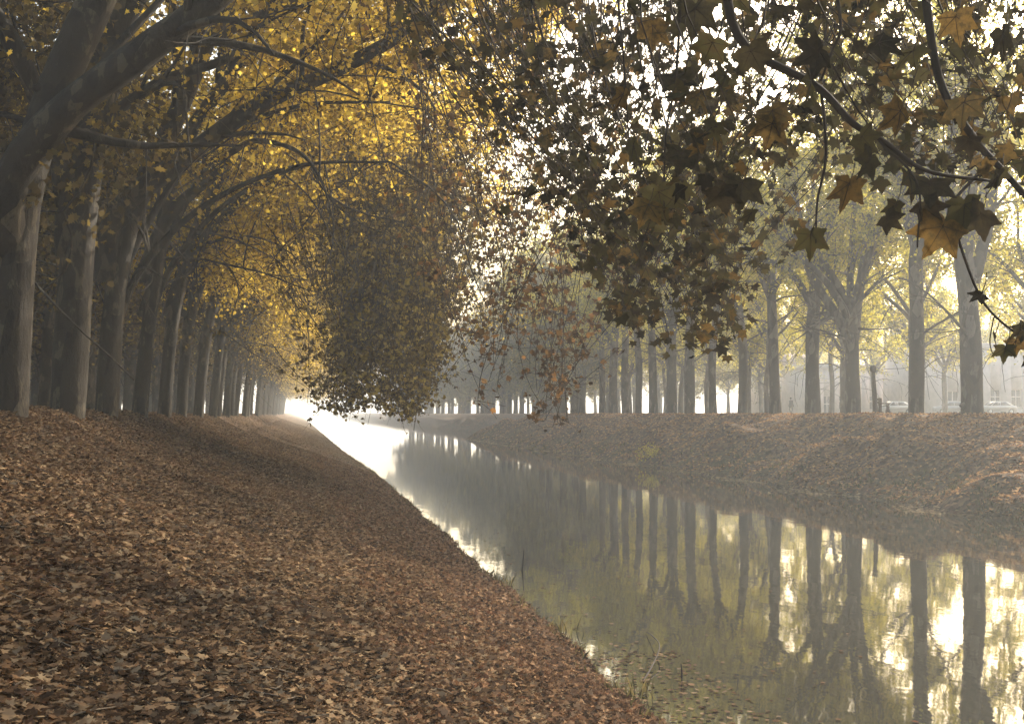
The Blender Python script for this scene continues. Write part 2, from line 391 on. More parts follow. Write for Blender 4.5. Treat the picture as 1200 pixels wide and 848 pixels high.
def copy_tree(o, loc, rz=0, s=1, name=None):
    c = o.copy(); C.objects.link(c); c.location = loc; c.rotation_euler = (0, 0, rz); c.scale = (s, s, s)
    for k_ in list(c.keys()):
        if k_ in ('label', 'category', 'group'): del c[k_]
    for ch in list(o.children):
        if ch.name.startswith('hanging'): continue
        d = ch.copy(); C.objects.link(d); d.parent = c
    return c

def base_at(x, y): return (x, y, float(ground_z(x, y)) - .03)
LROW = -3.55
def lp(px): return LROW / P(px, 480, 1)[0]
lefts = [8, 78, 124, 163, 192, 212, 232, 249]
GL = 'plane trees lining the left bank'
desc = ['dark trunk at the left edge with a huge limb reaching up to the right',
        'massive dark plane trunk beside the pale gap, second along the left bank',
        'left bank plane with a bright sunlit edge and long limb arching over the canal',
        'fourth plane of the left bank row, dark slender trunk with limb to the right',
        'left bank plane leaning right with a thin white sunlit rim, fifth in the row',
        'sixth plane trunk of the left bank row, thin and dark',
        'left bank plane holding the dense brown mass of leaves hanging over the water',
        'eighth plane of the left bank row before the trunks merge in haze']
def loc_path(pts, base):      # photo pixels + distance -> local to the tree's base
    return [P(*p) - np.array(base) for p in pts]
LT = []
for i_, px in enumerate(lefts):
    y = lp(px); b_ = base_at(LROW, y); paths = []
    if i_ == 0:
        paths = [(loc_path([(4, 300, y), (10, 215, y - .4), (75, 130, y - .7), (170, 60, y - 1), (262, -10, y - 1.2), (370, -110, y - 1.5), (520, -230, y - 1)], b_), .26, .12)]
    if i_ == 1:
        paths = [(loc_path([(80, 300, y), (70, 190, y - .3), (20, 60, y - 1), (-60, -60, y - 1.5)], b_), .2, .12),
                 (loc_path([(85, 250, y), (120, 150, y + .2), (190, 95, y), (280, 60, y), (340, -40, y)], b_), .12, .05)]
    if i_ == 2:
        paths = [(loc_path([(124, 330, y), (135, 250, y - .2), (210, 190, y - .6), (300, 125, y - 1), (400, 80, y - 1.2), (495, 25, y - 1.3), (600, -60, y - 1)], b_), .24, .08),
                 (loc_path([(270, 180, y - .6), (300, 165, y - .8), (350, 178, y - 1), (378, 215, y - 1), (390, 260, y - 1)], b_), .06, .015)]
    if i_ == 3:
        paths = [(loc_path([(165, 330, y), (200, 250, y), (290, 175, y), (400, 95, y), (520, 60, y), (620, 40, y)], b_), .17, .05)]
    if i_ == 6:
        for ex in ((395, 210, 460, 260, 480, 400), (430, 180, 510, 240, 535, 380), (380, 230, 410, 290, 400, 420)):
            paths.append((loc_path([(px + 5, 330, y), (300, 240, y - .5), (ex[0], ex[1], y - 1), (ex[2], ex[3], y - 1.5), (ex[4], ex[5], y - 1.5)], b_), .13, .02))
    elif i_ >= 4:
        paths = [(loc_path([(px + 4, 350 + i_ * 4, y), (px + 35, 270 + i_ * 6, y), (px + 110, 190 + i_ * 6, y), (px + 220, 150 + i_ * 8, y), (px + 330, 160 + i_ * 8, y)], b_), .14, .04)]
    if i_ >= 2:
        for q0, q1 in ((410, 0), (370, -30)):
            dx_ = (350 - px) / 350
            paths.append((loc_path([(px + 2, q0, y), (px + 45 * dx_ + 12, q0 - 95, y + .3), (px + 150 * dx_ + 20, q0 - 170 + q1, y), (px + 300 * dx_ + 30, q0 - 215 + q1, y - .5), (px + 470 * dx_ + 30, q0 - 220 + q1, y - 1)], b_), .10, .02))
    tr = tree('plane_tree', b_, 100 + i_, h_trunk=8.2 if i_ else 7, r=[.29, .31, .24, .20, .21, .20, .22, .21][i_], lean=(1.9 + .1 * i_, .2), n_limb=5 if i_ > 1 else 3, limb_len=(8, 11), arch=.9,
              spread=.75, leaf=.14 if i_ < 2 else .115, per=62, mat='gold', twig_mesh=i_ < 5, paths=paths, tpl=HEX if i_ > 4 else PALM, low=3 if i_ > 2 else 0, n2=9, n3=7, zmin=[6.6, 6.2, 6.0, 5.2, 4.6, 3.6, 3.2, 3.0][i_])
    tag(tr, desc[i_], 'tree', GL); LT.append(tr)
# the rest of the row are copies of the later ones
y = lp(249); i_ = 0
rr_ = random.Random(4)
ords = ['ninth', 'tenth', 'eleventh', 'twelfth']
while y < 330:
    y += 6.2 + rr_.uniform(-.5, .5)
    src = LT[3 + (i_ % 5)]
    c_ = copy_tree(src, base_at(LROW + rr_.uniform(-.2, .2), y), rr_.uniform(-.25, .25), rr_.uniform(.95, 1.08))
    lab = ('%s plane of the left bank row, a thin trunk with arching limbs' % ords[i_]) if i_ < 4 else 'far thin plane trunk at the hazy end of the left bank row'
    tag(c_, lab, 'tree', GL if i_ < 4 else 'far planes of the left bank row'); i_ += 1

# rows behind on the left: shaded wood
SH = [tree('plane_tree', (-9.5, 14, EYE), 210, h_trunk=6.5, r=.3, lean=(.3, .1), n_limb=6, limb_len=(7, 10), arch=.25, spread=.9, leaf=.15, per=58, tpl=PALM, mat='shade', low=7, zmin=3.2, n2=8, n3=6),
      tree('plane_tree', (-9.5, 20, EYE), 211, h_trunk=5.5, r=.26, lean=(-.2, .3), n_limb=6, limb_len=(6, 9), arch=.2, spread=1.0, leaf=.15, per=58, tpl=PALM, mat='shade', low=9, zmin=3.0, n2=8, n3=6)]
k_ = 0; rr_ = random.Random(9)
for row, x0 in enumerate((-7.2, -11.5, -17, -24, -33, -44)):
    y = 21 + row * 5
    while y < 40 + row * 55 + 90:
        x = x0 + rr_.uniform(-.8, .8); src = SH[k_ % 2]
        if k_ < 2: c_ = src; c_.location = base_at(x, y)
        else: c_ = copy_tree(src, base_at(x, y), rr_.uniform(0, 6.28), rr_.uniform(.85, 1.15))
        tag(c_, ['dark plane trunk in the shaded second row behind the left bank trees', 'dim tree deep in the dark wood left of the bank'][row > 0], 'tree',
            ['shaded second row behind the left bank', 'trees of the dark wood on the left'][row > 0])
        k_ += 1; y += (6.5 + row * 1.2) + rr_.uniform(-1, 1)

# right bank row
RX = 27.0
rights = [1140, 1074, 1000, 953, 909, 870, 836, 808, 787, 766, 748, 733, 719, 706]
GR = 'plane trees lining the right bank'
rdesc = ['thick grey plane trunk nearest on the right bank, rightmost of the row', 'straight dark plane trunk right of the bench, in front of the pale building',
         'right bank plane forking low into a V with a limb to the left', 'stout plane trunk on the right bank just right of the walking person',
         'right bank plane just left of the walking person', 'tall slim plane trunk with a bare side branch, sixth from the right',
         'seventh right bank plane from the right, straight greyish trunk', 'eighth right bank plane from the right, thin trunk', 'ninth right bank plane from the right, slim and hazy']
for i_, px in enumerate(rights):
    y = RX / P(px, 480, 1)[0]; b_ = base_at(RX, y)
    if i_ < 6:
        paths = []
        if i_ == 2:
            paths = [(loc_path([(1000, 410, y), (982, 372, y), (955, 330, y), (935, 280, y), (925, 200, y)], b_), .3, .12),
                     (loc_path([(1000, 400, y), (1010, 320, y), (1020, 250, y), (1040, 140, y)], b_), .27, .1)]
        if i_ == 5:
            paths = [(loc_path([(870, 330, y), (850, 300, y), (815, 285, y), (790, 270, y)], b_), .12, .03)]
        if i_ == 0:
            paths = [(loc_path([(1140, 330, y), (1160, 250, y), (1165, 150, y), (1120, 20, y)], b_), .3, .1)]
        tr = tree('plane_tree', b_, 300 + i_, h_trunk=[8.5, 9.5, 5.5, 8, 9, 10][i_], r=[.52, .40, .44, .46, .38, .34][i_], lean=[(-.3, 0), (.5, 0), (-.1, 0), (.3, 0), (-.3, 0), (-.2, 0)][i_],
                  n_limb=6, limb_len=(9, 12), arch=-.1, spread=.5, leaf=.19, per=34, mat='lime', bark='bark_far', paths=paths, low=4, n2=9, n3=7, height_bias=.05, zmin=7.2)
        RT_first = i_
        if i_ == 0: RT = []
        RT.append(tr)
    else:
        tr = copy_tree(RT[[3, 4, 5, 1][i_ % 4]], b_, rr_.uniform(0, 6.28), rr_.uniform(.88, 1.05))
    tag(tr, rdesc[i_] if i_ < len(rdesc) else 'hazy slim plane trunk in the far part of the right bank row', 'tree', GR if i_ < len(rdesc) else 'far planes of the right bank row')
y = RX / P(706, 480, 1)[0]
GT = tree('plane_tree', (RX, y + 6, EYE), 330, h_trunk=8, r=.42, n_limb=6, limb_len=(9, 12), spread=.6, leaf=.3, per=34, mat='grey', bark='bark_far', low=6, n2=8, n3=6, zmin=2.2)
first = True
while y < 420:
    y += 6.4 + rr_.uniform(-.8, .8)
    b_ = base_at(RX + float(shift(y)) + rr_.uniform(-.5, .5), y)
    if first: c_ = GT; c_.location = b_; first = False
    else: c_ = copy_tree(GT, b_, rr_.uniform(0, 6.28), rr_.uniform(.9, 1.12))
    tag(c_, 'hazy slim plane trunk in the far part of the right bank row' if y < 150 else 'blue-grey misty tree at the far bend of the right bank', 'tree',
        'far planes of the right bank row' if y < 150 else 'misty trees at the far bend')
# rows behind on the right
LM = [tree('plane_tree', (36, 75, EYE), 340, h_trunk=5.5, r=.3, n_limb=7, limb_len=(7, 10), spread=.8, leaf=.22, per=36, mat='lime', bark='bark_far', low=5, n2=8, n3=6, zmin=5.4),
      tree('plane_tree', (36, 90, EYE), 341, h_trunk=6.5, r=.26, n_limb=6, limb_len=(7, 10), spread=.7, leaf=.22, per=36, mat='lime', bark='bark_far', low=4, n2=8, n3=6, zmin=5.8)]
k_ = 0
for row, (x0, y0, y1, st_) in enumerate(((37, 62, 260, 10), (50, 88, 270, 15), (66, 118, 300, 17), (88, 165, 330, 20))):
    y = y0
    while y < y1:
        x = x0 + rr_.uniform(-1.5, 1.5)
        vv = Vector((x, y, 0)) @ RM; pxx = 600 - F * vv.x / vv.z
        if y < 130 and (1008 < pxx < 1066 or 1086 < pxx < 1128 or 1158 < pxx < 1200 or 915 < pxx < 948) or y < 240 and 913 < pxx < 942: y += 2.2; continue
        if k_ < 2: c_ = LM[k_]; c_.location = base_at(x, y)
        else: c_ = copy_tree((LM + [GT])[k_ % 3 if y > 150 else k_ % 2], base_at(x, y), rr_.uniform(0, 6.28), rr_.uniform(.85, 1.1))
        tag(c_, ['pale yellow-green tree in the second row behind the right bank', 'faint tree in the misty yellow-green wood far behind the right bank'][row > 0], 'tree',
            ['second row behind the right bank', 'misty trees far behind the right bank'][row > 0])
        if row == 0 and y < 140:
            vv = Vector((x, y, 0)) @ RM; pq = 600 - F * vv.x / vv.z; g_ = sum(1 for v_ in rights if v_ > pq)
            on_ = ['', 'first', 'second', 'third', 'fourth', 'fifth', 'sixth', 'seventh', 'eighth', 'ninth', 'tenth', 'eleventh', 'twelfth', 'thirteenth', 'fourteenth']
            seen_g = globals().setdefault('seen_g', {}); seen_g[g_] = seen_g.get(g_, 0) + 1
            if seen_g[g_] == 1 and g_ < 13:
                c_['label'] = ('pale tree set back between the %s and %s right bank trunks, counted from the right' % (on_[g_], on_[g_ + 1])) if g_ else 'pale yellow-green tree standing back to the right of the rightmost right bank trunk'
        k_ += 1; y += st_ + rr_.uniform(-2, 2)

# ---------------------------------------------------------------- hanging branches over the water and before the lens
def edge_fn(pts):
    a = np.array(pts, float); return lambda x: float(np.interp(x, a[:, 0], a[:, 1]))
def curtain(parent, seed, n, x0, x1, y_top, y_bot, Y0, Y1, leaf, dens, mat, side=(.25, .6), rad=.012, tpl=SIMP, jit=.3, gap=.22, arc=1.0):
    """n hanging strands between two photo columns; parent's base is subtracted so that it moves with its tree"""
    rng = np.random.default_rng(seed); base = np.array(parent.location)
    br = MB(); pos = []
    for s_ in range(n):
        px = rng.uniform(x0, x1); Y = rng.uniform(Y0, Y1)
        yt = y_top(px) if callable(y_top) else y_top
        yb = y_bot(px) + rng.uniform(-1, .15) ** 2 * -140 * jit
        a = P(px + rng.normal(0, 34), yt + rng.uniform(-1, .5) * (90 if yt > 0 else 10), Y); b2 = P(px, yb, Y + rng.normal(0, .3))
        if a[2] - b2[2] < .3: continue
        ln = a[2] - b2[2]; m_ = max(4, int(ln / .3))
        t_ = np.linspace(0, 1, m_)[:, None]
        side_ = rng.choice([-1, 1]) * rng.uniform(.1, .75) * min(ln, 4) * arc; fw = np.cos(t_ * math.pi / 2) ** 1.5
        path = a * (1 - t_) + b2 * t_ + fw * np.array((side_, side_ * rng.uniform(-.6, .6), 0)) + np.cumsum(np.cumsum(rng.normal(0, .032, (m_, 3)) * (1, 1, .2), 0), 0) * .45 * np.sin(t_ * 3.14)
        sc_ = Y0 / 25
        br.tube(path, np.linspace(rad, rad * .35, m_), 4, cap=False)
        ns = int(ln / gap)
        for _ in range(ns):
            i2 = rng.integers(0, m_); d = rng.normal(0, 1, 3); d[2] = .25 - abs(d[2]) * .5
            w_, r_ = grow(rng, path[i2], d, rng.uniform(*side), rad * .45, rad * .2, .18, (0, 0, -.12), .12)
            br.tube(w_, r_, 3, cap=False)
            k = max(1, rng.poisson(dens)); tt = rng.uniform(.25, 1, k) * (len(w_) - 1.001); ii = tt.astype(int)
            pos.append(w_[ii] + rng.normal(0, leaf * .35, (k, 3)))
    o = br.build('hanging_branch', M['twig'], parent)
    o.location = -base
    pos = np.concatenate(pos)
    f = foliage('foliage', rng, pos, leaf * rng.uniform(.6, 1.2, len(pos)), M[mat], o, tpl, droop=.8)
    return o
# dense brown mass over the water
T6 = LT[6]
mass_bot = edge_fn([(360, 470), (385, 482), (415, 476), (440, 468), (480, 490), (500, 455), (530, 440), (560, 415)])
mass_top = edge_fn([(360, 420), (385, 345), (400, 265), (440, 240), (500, 215), (540, 230), (560, 290)])
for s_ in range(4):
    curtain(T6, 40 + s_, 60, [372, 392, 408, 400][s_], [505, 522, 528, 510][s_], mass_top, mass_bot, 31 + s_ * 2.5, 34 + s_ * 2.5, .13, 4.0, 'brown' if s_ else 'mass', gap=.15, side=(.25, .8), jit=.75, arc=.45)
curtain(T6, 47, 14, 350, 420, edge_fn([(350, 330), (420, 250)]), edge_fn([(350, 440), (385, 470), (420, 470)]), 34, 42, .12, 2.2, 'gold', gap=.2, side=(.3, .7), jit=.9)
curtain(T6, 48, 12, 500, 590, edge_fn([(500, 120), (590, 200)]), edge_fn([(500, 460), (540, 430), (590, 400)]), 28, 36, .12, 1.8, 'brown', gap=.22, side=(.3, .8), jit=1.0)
# thinner curtain, middle
T1 = LT[1]
mid_bot = edge_fn([(530, 440), (560, 470), (590, 440), (610, 400), (640, 500), (665, 500), (690, 395), (720, 330)])
for s_ in range(2):
    curtain(T1, 50 + s_, 24, 535, 690, -60, mid_bot, 19 + s_ * 4, 23 + s_ * 4, .12, 2.3, 'rust', gap=.2, side=(.2, .5), jit=.5)
curtain(T1, 53, 18, 500, 640, -60, edge_fn([(480, 200), (560, 330), (640, 260)]), 20, 28, .12, 3.0, 'brown', gap=.2, side=(.25, .6))

# tree beside the camera, its trunk outside the frame: its long limb hangs twigs before the lens
b_ = base_at(LROW, 4.5)
NT = tree('plane_tree', b_, 500, h_trunk=6.0, r=.4, lean=(.8, .3), n_limb=4, limb_len=(7, 9), arch=.7, spread=.6, leaf=.15, per=20, mat='gold', twig_mesh=False, n2=5, n3=4,
          paths=[([(.4, .1, 4.6), (1.6, .8, 5.8), (3.6, 2, 6.6), (6, 3.5, 6.7), (8.4, 5, 6.2), (10.5, 6.5, 5.6)], .24, .05),
                 ([(.4, .1, 4.2), (1.6, 2.4, 5.6), (3.2, 5.6, 6.6), (5.4, 8.6, 6.8), (7.4, 11, 6.4)], .2, .05)], zmin=5.6)
tag(NT, 'near plane tree whose big dark lobed leaves hang across the upper right', 'tree', GL)
up_bot = edge_fn([(560, 120), (640, 190), (690, 300), (740, 380), (780, 400), (850, 400), (870, 330)])
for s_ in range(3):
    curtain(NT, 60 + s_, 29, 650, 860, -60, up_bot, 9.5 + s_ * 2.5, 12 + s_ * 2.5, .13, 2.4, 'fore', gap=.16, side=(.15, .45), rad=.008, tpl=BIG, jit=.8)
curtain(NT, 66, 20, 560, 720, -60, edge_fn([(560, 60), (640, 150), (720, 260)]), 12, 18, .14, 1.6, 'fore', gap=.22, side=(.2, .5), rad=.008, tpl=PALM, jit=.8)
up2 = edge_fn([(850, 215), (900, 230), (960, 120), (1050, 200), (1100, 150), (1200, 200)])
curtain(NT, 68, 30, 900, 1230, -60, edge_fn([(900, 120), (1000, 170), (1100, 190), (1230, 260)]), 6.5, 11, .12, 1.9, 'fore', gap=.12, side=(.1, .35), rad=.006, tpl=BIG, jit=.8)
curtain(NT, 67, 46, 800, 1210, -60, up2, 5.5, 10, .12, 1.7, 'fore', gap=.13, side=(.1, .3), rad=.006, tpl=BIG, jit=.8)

def hero(parent, stems, leaves, name='hanging_branch', mat='fore'):
    base = np.array(parent.location); br = MB()
    for pts, r0, r1 in stems:
        w_ = smooth_path([P(*p) for p in pts], 5 * len(pts)); br.tube(w_, np.linspace(r0, r1, len(w_)), 6)
    V = []; Lp = []; S = []; n = 0
    for (px, py, Y, size, ang, yaw, pit) in leaves:
        # stalk end at (px,py); blade hangs in direction ang (degrees from straight down), turned by yaw and pitch about its midrib
        q_ = Matrix.Rotation(R(ang), 3, 'Y') @ Matrix.Rotation(R(pit), 3, 'X') @ Matrix.Rotation(R(yaw), 3, 'Z')
        x = BIG[:, 0]; y2 = BIG[:, 1]
        cu = rg.uniform(.1, .55); loc = np.stack([x, .12 * np.sin(x * 5 + px) * x + cu * y2 ** 2 - .1 * x * y2, -y2], -1) * size * 1.05
        loc = loc @ np.array(q_).T
        o_ = P(px, py, Y)
        for ti_ in (1, 11, 18, len(x) - 10, len(x) - 17):      # ribs out to the five tips
            tt_ = np.linspace(0, .92, 5)[:, None]; xx = x[ti_] * tt_[:, 0]; yy = y2[ti_] * tt_[:, 0]
            lz = .12 * np.sin(xx * 5 + px) * xx + cu * yy ** 2 - .1 * xx * yy
            for sg_ in (-.006, .006):
                br.tube(np.stack([xx, lz + sg_, -yy], -1) @ np.array(q_).T * size * 1.05 + o_, np.linspace(.0016, .0006, 5), 3)
        V.append(loc + o_); Lp.append(np.array(BIGF).ravel() + n); S.extend([3] * len(BIGF)); n += len(x)
        br.tube([o_ + (0, 0, .0), o_ + (.02, 0, .05), o_ + (.03, .01, .09)], [.0025, .002, .0025], 4)
    o = br.build(name, M['twig'], parent); o.location = -base
    link('foliage', mesh_from('foliage', np.concatenate(V), np.concatenate(Lp), S), M[mat], o)
    return o
rg = random.Random(77)
def LV(px, py, w_, ang=0, Y=5.2, yaw=None, pit=None):
    return (px, py, Y, w_ / F * Y * .80, ang, rg.uniform(-58, 58) if yaw is None else yaw, rg.uniform(-38, 32) if pit is None else pit)
hero(NT, [([(845, -40, 5.6), (870, 50, 5.5), (955, 100, 5.4), (1000, 145, 5.3), (1035, 165, 5.3), (1085, 200, 5.2), (1160, 212, 5.2)], .022, .006),
          ([(975, -40, 5.5), (985, 30, 5.4), (975, 60, 5.4), (962, 95, 5.4)], .008, .005),
          ([(962, 100, 5.4), (968, 180, 5.3), (958, 235, 5.3), (956, 285, 5.2)], .007, .004),
          ([(1030, 165, 5.3), (1075, 215, 5.2), (1075, 290, 5.2)], .006, .003),
          ([(975, 75, 5.3), (1000, 120, 5.3), (1020, 150, 5.3)], .005, .003)],
     [LV(950, 275, 62, -6, yaw=10, pit=0), LV(995, 215, 74, 8, yaw=25), LV(870, 215, 72, 10, yaw=0), LV(845, 225, 60, -20), LV(905, 130, 62, -8), LV(905, 145, 66, 10), LV(880, 60, 70, -30), LV(835, 50, 60, 20),
      LV(885, -25, 68, 4, yaw=-10), LV(950, 95, 62, 12), LV(1020, 185, 62, 30), LV(1065, 205, 70, -10), LV(1090, 215, 78, 18), LV(1055, 130, 70, 40), LV(1040, 255, 44, -40),
      LV(1010, 160, 56, -28), LV(960, 60, 70, 60), LV(1030, 50, 66, -60), LV(880, 250, 40, 15), LV(1050, 240, 46, 14)])
hero(NT, [([(1080, -40, 6.2), (1100, 90, 6.1), (1140, 160, 6.0), (1175, 200, 5.9), (1230, 260, 5.8)], .022, .014),
          ([(1160, 190, 5.9), (1115, 240, 5.6), (1120, 270, 5.5), (1150, 350, 5.4), (1190, 390, 5.3), (1225, 410, 5.3)], .008, .004),
          ([(1165, 370, 5.4), (1160, 400, 5.4), (1165, 420, 5.4)], .003, .002)],
     [LV(1130, 240, 84, -8, yaw=15), LV(1105, 265, 88, 25, yaw=-10), LV(1150, 250, 72, 40), LV(1085, 240, 60, -40), LV(1130, 120, 72, 20), LV(1180, 130, 74, -10), LV(1170, 205, 64, 16), LV(1200, 190, 60, -30),
      LV(1190, 400, 44, -12), LV(1178, 408, 40, 20), LV(1200, 385, 40, 60), LV(1165, 395, 30, -40), LV(1205, 420, 34, 0), LV(1120, 20, 70, 0), LV(1175, 40, 76, -20), LV(1070, 60, 60, 20), LV(1135, 165, 50, -20),
      LV(1150, 345, 34, 70)])
o = hero(NT, [([(800, -40, 7), (792, 90, 7), (780, 160, 6.9), (778, 250, 6.9)], .009, .004), ],
     [LV(772, 225, 76, -10, 6.9), LV(760, 240, 60, 30, 6.9), LV(800, 180, 64, 20, 6.9), LV(790, 90, 64, -20, 7), LV(820, 110, 60, 30, 7), LV(765, 30, 64, 0, 7),
      LV(815, 10, 76, 0, 7), LV(850, 90, 60, 20, 7), LV(840, 160, 50, -10, 7), LV(858, -10, 70, 15, 6)])

hero(NT, [([(720, -40, 7.5), (730, 60, 7.4), (738, 180, 7.4)], .008, .004)], [LV(742, 170, 56, -30, 7.3), LV(730, 110, 54, 14, 7.3), LV(726, 40, 44, 10, 7.5)])
# ---------------------------------------------------------------- leaf litter
rng = np.random.default_rng(3)
def scatter(n, x0, x1, y0, y1, power, lift=.02):
    u = rng.random(n); y = y0 * (y1 / y0) ** (u ** power); x = rng.uniform(x0, x1, n)
    z = ground_z(x, y) + np.abs(rng.normal(0, lift, n))
    return np.stack([x, y, z], -1)
p_ = np.concatenate([scatter(235000, -5, 1.8, 4.2, 60, .85), scatter(50000, -5, 3.9, 55, 190, .8)]); p_ = p_[p_[:, 2] > .03]; k = p_[:, 0] > -p_[:, 1] * .26 - .8; p_ = p_[k]
V, Lp, S = leaves_mesh(rng, p_, rng.uniform(.04, .088, len(p_)), PALM, flat=True, tilt=.22, fold=.2)
tag(link('fallen_leaves', mesh_from('fallen_leaves', V, Lp, S), M['litter']), 'brown fallen plane leaves on the left path', kind='stuff')
p_ = scatter(80000, .6, 3.5, 5.0, 60, .85); p_ = p_[p_[:, 2] > .03]
V, Lp, S = leaves_mesh(rng, p_, rng.uniform(.04, .088, len(p_)), PALM, flat=True, tilt=.35, fold=.25)
tag(link('fallen_leaves', mesh_from('fallen_leaves', V, Lp, S), M['litter2']), 'fallen leaves on the slope to the water, coloured as warmly lit', kind='stuff')
p_ = scatter(52000, 18.6, 30, 32, 150, 1.0); p_ = p_[p_[:, 2] > .03]
V, Lp, S = leaves_mesh(rng, p_, rng.uniform(.1, .2, len(p_)), HEX, flat=True, tilt=.3, fold=.25)
tag(link('fallen_leaves', mesh_from('fallen_leaves', V, Lp, S), M['litter3']), 'fallen leaves on the right bank', kind='stuff')

# weeds and grass on the low banks
def blades(n, x0, x1, y0, y1, h, mat, name, label, keep, wd=.012, power=1.0):
    p_ = scatter(n, x0, x1, y0, y1, power, 0); p_ = p_[keep(p_)]; n = len(p_)
    a = rng.uniform(0, 6.28, n); d = np.stack([np.cos(a), np.sin(a), 0 * a], -1); sdv = np.stack([-d[:, 1], d[:, 0], 0 * a], -1) * (wd * (1 + p_[:, 1] / 40))[:, None]
    hh_ = (h * rng.uniform(.3, 1.1, n))[:, None]; le = hh_ * rng.uniform(.1, .8, (n, 1)); up = np.array((0, 0, 1.))
    b0 = p_ - up * .03; m1 = b0 + d * le * .35 + up * hh_ * .55; tp = b0 + d * le + up * hh_ * .9
    V = np.stack([b0 - sdv, b0 + sdv, m1 + sdv, tp, m1 - sdv], 1).reshape(-1, 3)
    tag(link(name, mesh_from(name, V, np.arange(n * 5), np.full(n, 5)), mat), label, kind='stuff')
M['weed'] = leaf_mat('weeds', [(.045, .042, .016), (.08, .072, .026), (.13, .105, .04), (.22, .17, .07)], .3)
def kp(lo, hi, thr): return lambda p: (p[:, 2] > lo) & (p[:, 2] < hi) & (wob(p[:, 0] * 1.3 + 4, p[:, 1] * .8) > thr)
blades(12000, 18.2, 21.5, 30, 150, .22, M['weed'], 'bank_grass', 'rough dark grass and weeds low on the right bank', kp(.0, .9, .1), .012)
blades(6000, 2.7, 4.4, 7, 90, .16, M['weed'], 'shore_grass', 'thin dark grass along the left shore', kp(-.04, .16, -.15), .004, .8)
blades(5000, -2.5, 3.3, 6, 40, .09, M['weed'], 'shore_grass', 'sparse short grass poking through the leaves', kp(.2, 3, .55), .003, .9)

# ---------------------------------------------------------------- buildings, bench, post, cars, person
def GZ(x, y): return float(ground_z(x, y))
def PX(px, Y): return float(P(px, 478, Y)[0])
def PZ(px, py, Y): return float(P(px, py, Y)[2])
M['plaster'] = plain('plaster_pale', (.50, .45, .43), .9, .12, 1.5)
M['plaster2'] = plain('plaster_cream', (.62, .57, .50), .9, .1, 1.5)
M['roof'] = plain('roof_tiles', (.26, .2, .17), .9, .2, 4)
M['dark'] = plain('dark_opening', (.05, .048, .045), .5, .2)
M['wood'] = plain('weathered_wood', (.07, .055, .04), .8, .3, 9)
M['white_car'] = plain('white_car_paint', (.45, .45, .43), .35, .03)
M['grey_car'] = plain('grey_car_paint', (.30, .32, .34), .3, .03)
M['glass'] = plain('car_glass', (.03, .035, .04), .08, .1)
M['rubber'] = plain('rubber', (.02, .02, .02), .8, .2)
M['hub'] = plain('hub', (.45, .45, .45), .4, .1)
M['cloth'] = plain('dark_cloth', (.05, .045, .045), .9, .2, 12)
M['skin'] = plain('skin', (.38, .24, .17), .6, .06)
M['hair'] = plain('hair', (.04, .03, .02), .8, .2)
M['stone'] = plain('pale_stone', (.42, .38, .32), .9, .2, 4)

def building(name, label, x0, x1, Y, depth, h, mat, openings, parapet=True, group=None):
    cx = (x0 + x1) / 2; z0 = GZ(cx, Y) - .3
    root = empty(name, (cx, Y, z0)); W = x1 - x0
    tag(root, label, 'building', group)
    w_ = MB(); t_ = .35
    # front wall built round its openings
    ops = sorted(openings); cur = -W / 2
    for (ox, ow, ob, ot) in ops:
        a, b_ = ox - ow / 2, ox + ow / 2
        w_.box(((cur + a) / 2, 0, h / 2), (a - cur, t_, h))
        w_.box((ox, 0, (ot + h) / 2), (ow, t_, h - ot))
        if ob > .05: w_.box((ox, 0, ob / 2), (ow, t_, ob))
        cur = b_
    w_.box(((cur + W / 2) / 2, 0, h / 2), (W / 2 - cur, t_, h))
    w_.box((-W / 2 + t_ / 2, depth / 2 + .0, h / 2), (t_, depth - t_ , h)); w_.box((W / 2 - t_ / 2, depth / 2, h / 2), (t_, depth - t_, h))
    w_.box((0, depth, h / 2), (W, t_, h))
    w_.build('wall', M[mat], root)
    if parapet:
        r_ = MB(); r_.box((0, depth / 2, h + .12), (W + .5, depth + .8, .24)); r_.box((0, depth / 2, h + .42), (W + .1, depth + .4, .36)); r_.build('roof', M[mat], root)
    else:
        r_ = MB(); y0, y1, rd = -.6, depth + .6, depth * .32
        V = [(-W / 2 - .4, y0, h), (W / 2 + .4, y0, h), (W / 2 + .4, y1, h), (-W / 2 - .4, y1, h), (-W / 2 - .4, depth / 2, h + rd), (W / 2 + .4, depth / 2, h + rd)]
        r_.add(V, [(0, 1, 5, 4), (2, 3, 4, 5), (0, 4, 3), (1, 2, 5), (3, 2, 1, 0)]); r_.build('roof', M['roof'], root)
    for (ox, ow, ob, ot) in ops:
        f = MB(); nm = 'door' if ob < .05 else 'window'
        f.box((ox, .12, (ob + ot) / 2), (ow, .06, ot - ob)); o = f.build(nm, M['dark'], root)
        f = MB(); fw = .09
        for sx_ in (-1, 0, 1): f.box((ox + sx_ * (ow / 2 - fw / 2), .05, (ob + ot) / 2), (fw, .08, ot - ob))
        for zz in (ob + fw / 2, ot - fw / 2, ob + (ot - ob) * .6): f.box((ox, .052, zz), (ow - fw, .07, fw))
        f.build('frame', M[mat], o)
        if nm == 'window':
            f = MB(); f.box((ox, -.2, ob - .05), (ow + .2, .16, .1)); f.build('sill', M['stone'], o)
    return root
Yb = 160
building('low_hall', 'pale flat-roofed hall seen hazily between the two rightmost trunks', PX(1072, Yb), PX(1235, Yb), Yb, 9, PZ(1100, 407, Yb) - EYE + .4, 'plaster',
         [(-4.3, 1.5, 0, 3.2), (-1.6, 1.4, 1.1, 3.4), (1.4, 1.4, 1.1, 3.4), (4.2, 1.4, 1.1, 3.4)])
